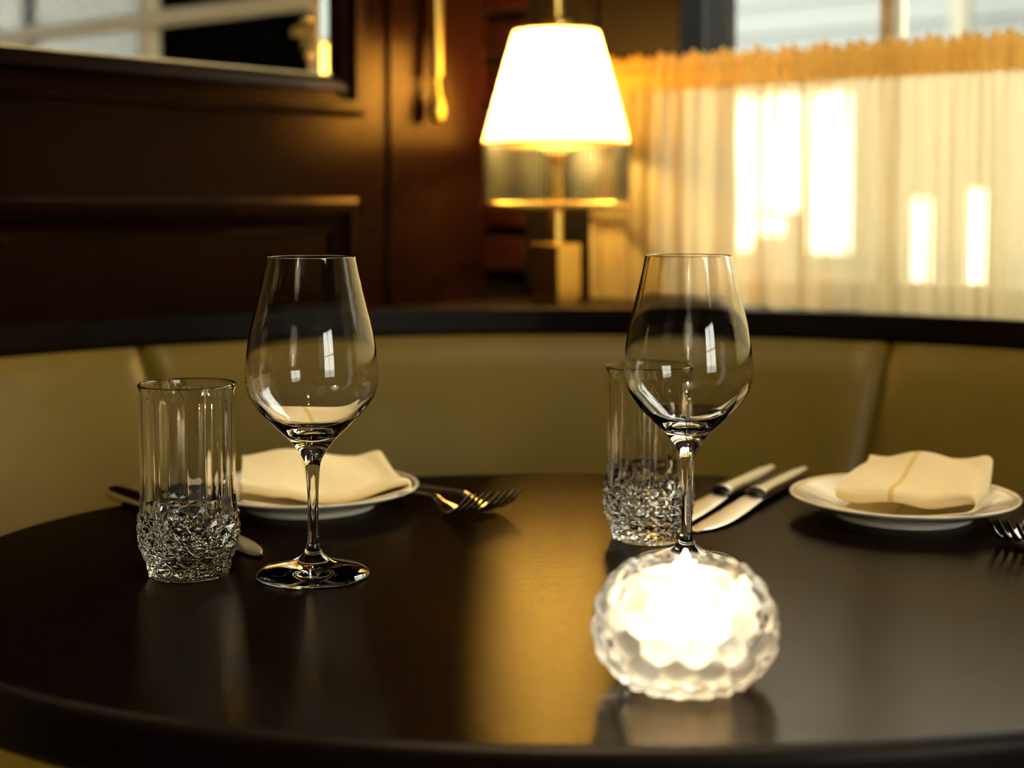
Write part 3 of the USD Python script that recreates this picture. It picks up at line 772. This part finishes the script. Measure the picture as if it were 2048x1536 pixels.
obj('shade_trim', torus(SR0 * 1.01, 0.0028, SH0 - 0.001), M_BRASS, lp, smooth=60)
obj('shade_trim', torus(SR1 * 1.0, 0.0020, SH1), M_BRASS, lp, smooth=60)
spider = [torus(0.016, 0.003, SH1 + 0.004, 30)]
for k in range(3):
    c, s = math.cos(k * 2.094 + 0.3), math.sin(k * 2.094 + 0.3)
    spider.append(tube([(0.008 * c, 0.008 * s, SH1 + 0.003), (SR1 * c, SR1 * s, SH1)], 0.0016, 6))
obj('shade_carrier', cat(spider), M_BRASS, lp, smooth=60)
lathe_obj('top_rod', smooth_profile([(0.00005, 0.303), (0.0050, 0.3035), (0.0050, 0.352), (0.014, 0.358), (0.0217, 0.362), (0.0217, 0.369), (0.0088, 0.372), (0.0081, 0.376), (0.0081, 0.480), (0.0110, 0.4900), (0.0060, 0.508), (0.00005, 0.512)], 90), M_BRASS, lp, n=28)
NS = 96
for k in range(NS):
    t = 2 * PI * k / NS
    x, y = SR0 * math.cos(t), SR0 * math.sin(t)
    q = []
    for j in range(13):
        q += [(0.0009, SH0 - 0.003 - j * 0.0057), (0.0021, SH0 - 0.0057 - j * 0.0057)]
    q.append((0.0009, SH0 - 0.003 - 13 * 0.0057))
    sm = revolve([(max(r, 0.0006), z) for r, z in q[::-1]], 5)
    sm.apply_translation([x, y, 0])
    s = obj('bead_strand', sm, M_STRAND, lp)
    bd = trimesh.creation.icosphere(1, 0.0044)
    bd.apply_scale([1, 1, 1.35])
    bd.apply_translation([x, y, SH0 - 0.0835])
    obj('gold_bead', bd, M_BRASS, s, smooth=80)

# ------------------------------------------------------------------ mirror on the left wall
mr = thing('wall_mirror', label='long wall mirror in a stepped dark wooden border', cat='mirror')
moulding(mr, 0.302, 1.62, 1.1255, 1.86, 0.058, name='frame', depth=0.022)
obj('mirror_glass', frame_left(box(0.004, 0.008, 0.380, 1.542, 1.182, 1.803)), M_MIRROR, mr)
for k, (b0, b1, z0, z1) in enumerate(((0.359, 1.563, 1.161, 1.182), (0.359, 1.563, 1.803, 1.824), (0.359, 0.380, 1.161, 1.824), (1.542, 1.563, 1.161, 1.824))):
    m = box(0.003, 0.008, b0, b1, z0, z1)
    v = np.array(m.vertices)
    if k == 0:
        s_ = v[:, 2] < z0 + 1e-6
    elif k == 1:
        s_ = v[:, 2] > z1 - 1e-6
    elif k == 2:
        s_ = v[:, 1] < b0 + 1e-6
    else:
        s_ = v[:, 1] > b1 - 1e-6
    v[s_ & (v[:, 0] > 0.005), 0] = 0.0055
    m.vertices = v
    obj('bevel', frame_left(m), M_MIRROR, mr)
for bb, z in ((0.402, 1.205), (0.402, 1.255)):
    s = trimesh.creation.icosphere(2, 0.006)
    s.apply_scale([0.6, 1, 1])
    s.apply_translation([0.009, bb, z])
    obj('rosette', frame_left(s), M_BRASS, mr, smooth=80, label='small brass rosette')

# ------------------------------------------------------------------ brass drop on the pilaster
wpos = world(LWALL + 0.024, 0.242)
sc = thing('brass_pendant', (wpos[0], wpos[1], 0), label='slim brass rod ending in a teardrop on the wood pilaster', cat='wall ornament')
lathe_obj('teardrop', smooth_profile([(0.00005, 1.110), (0.0064, 1.1125), (0.0110, 1.121), (0.0124, 1.130), (0.0101, 1.142), (0.0064, 1.153), (0.0048, 1.165), (0.0044, 1.174)], 40), M_DROP, sc, n=36)
lathe_obj('rod', [(0.0044, 1.174), (0.0086, 1.176), (0.0086, 1.60), (0.00005, 1.602)], M_DROP, sc, n=28)
br = trimesh.creation.cylinder(0.004, 0.014, sections=16)
br.apply_transform(trimesh.transformations.rotation_matrix(PI / 2, [0, 1, 0]))
br.apply_translation([LWALL + 0.012, 0.242, 1.45])
br = frame_lr(br)
br.apply_translation([-wpos[0], -wpos[1], 0])
obj('bracket', br, M_BRASS, sc, smooth=40)

# ------------------------------------------------------------------ cafe curtain
cu = thing('cafe_curtain', label='cream sheer cafe curtain gathered across the lower window', cat='curtain')


def curtain_sheet(z0, z1, nz, heading):
    us = np.linspace(0.266, 1.99, 1100 if not heading else 1300)
    g = us + 0.012 * np.sin(us * 23.0) + 0.006 * np.sin(us * 61.0 + 1.0)
    A = 0.6 + 0.4 * np.sin(us * 13.7 + 0.4)
    P = np.zeros((nz, len(us), 3))
    for i, z in enumerate(np.linspace(z0, z1, nz)):
        t = (z - 0.875) / (1.205 - 0.875)
        amp = (0.013 if not heading else 0.005)
        w = A * amp * (1.0 - 0.35 * t) * np.sin(g * 2 * PI / 0.062) + 0.0035 * np.sin(g * 2 * PI / 0.0235 + 0.8 * math.sin(4 * t)) + 0.0015 * np.sin(g * 2 * PI / 0.0105)
        sx = -A * amp * 0.55 * np.cos(g * 2 * PI / 0.062 + 0.4 * t)
        zz = np.full(len(us), z)
        if heading:
            th_ = (z - z0) / (z1 - z0)
            puff = 0.006 * math.sin(PI * min(1, th_ / 0.72)) if th_ < 0.72 else 0.004 * math.sin(PI * (th_ - 0.72) / 0.28)
            w = w * 0.5 + 0.0042 * np.sin(us * 2 * PI / 0.0165 + 1.3 * np.sin(us * 41)) * (0.35 + 0.65 * abs(th_ - 0.72) / 0.72) + puff
            sx = sx * 0.3
            if th_ > 0.72:
                zz = z + 0.004 * np.sin(us * 2 * PI / 0.0165 + 1.3 * np.sin(us * 41) + 0.8) * (th_ - 0.72) / 0.28 + 0.003 * np.sin(us * 2 * PI / 0.047) * (th_ - 0.72) / 0.28
        P[i] = np.c_[us + sx, 0.040 + w, zz]
    return P


P = curtain_sheet(0.869, 1.162, 26, False)
obj('voile', frame_lr(trimesh.Trimesh(P.reshape(-1, 3), grid_faces(*P.shape[:2]), process=False)), M_CURTAIN, cu, smooth=True)
for off in (0.0015, -0.0035):
    P = curtain_sheet(1.158, 1.203, 18, True)
    P[..., 1] += off
    obj('gathered_heading', frame_lr(trimesh.Trimesh(P.reshape(-1, 3), grid_faces(*P.shape[:2]), process=False)), M_HEADING, cu, smooth=True, label='gathered double cloth heading on the rod')

# ------------------------------------------------------------------ ceiling downlights
for a_, b_, where in ((0.95, 1.00, 'straight over the oval table'), (1.30, 1.30, 'just in front of the oval table'), (2.3, 0.9, 'near the long window wall'),
                      (2.2, 2.3, 'at the middle of the room'), (3.6, 2.2, 'close to the far window'), (2.2, 3.6, 'close to the back wall')):
    p = world(a_, b_)
    d = thing('ceiling_downlight', (p[0], p[1], H), label='black can downlight on the ceiling ' + where, cat='ceiling light', group='ceiling downlights')
    lathe_obj('can', [(0.046, -0.034), (0.046, -0.110), (0.050, -0.110), (0.050, -0.002), (0.00005, -0.002)], M_DARKPAINT, d, n=32)
    lathe_obj('lens', [(0.00005, -0.034), (0.030, -0.034), (0.045, -0.033)], M_DOWN, d, n=24)
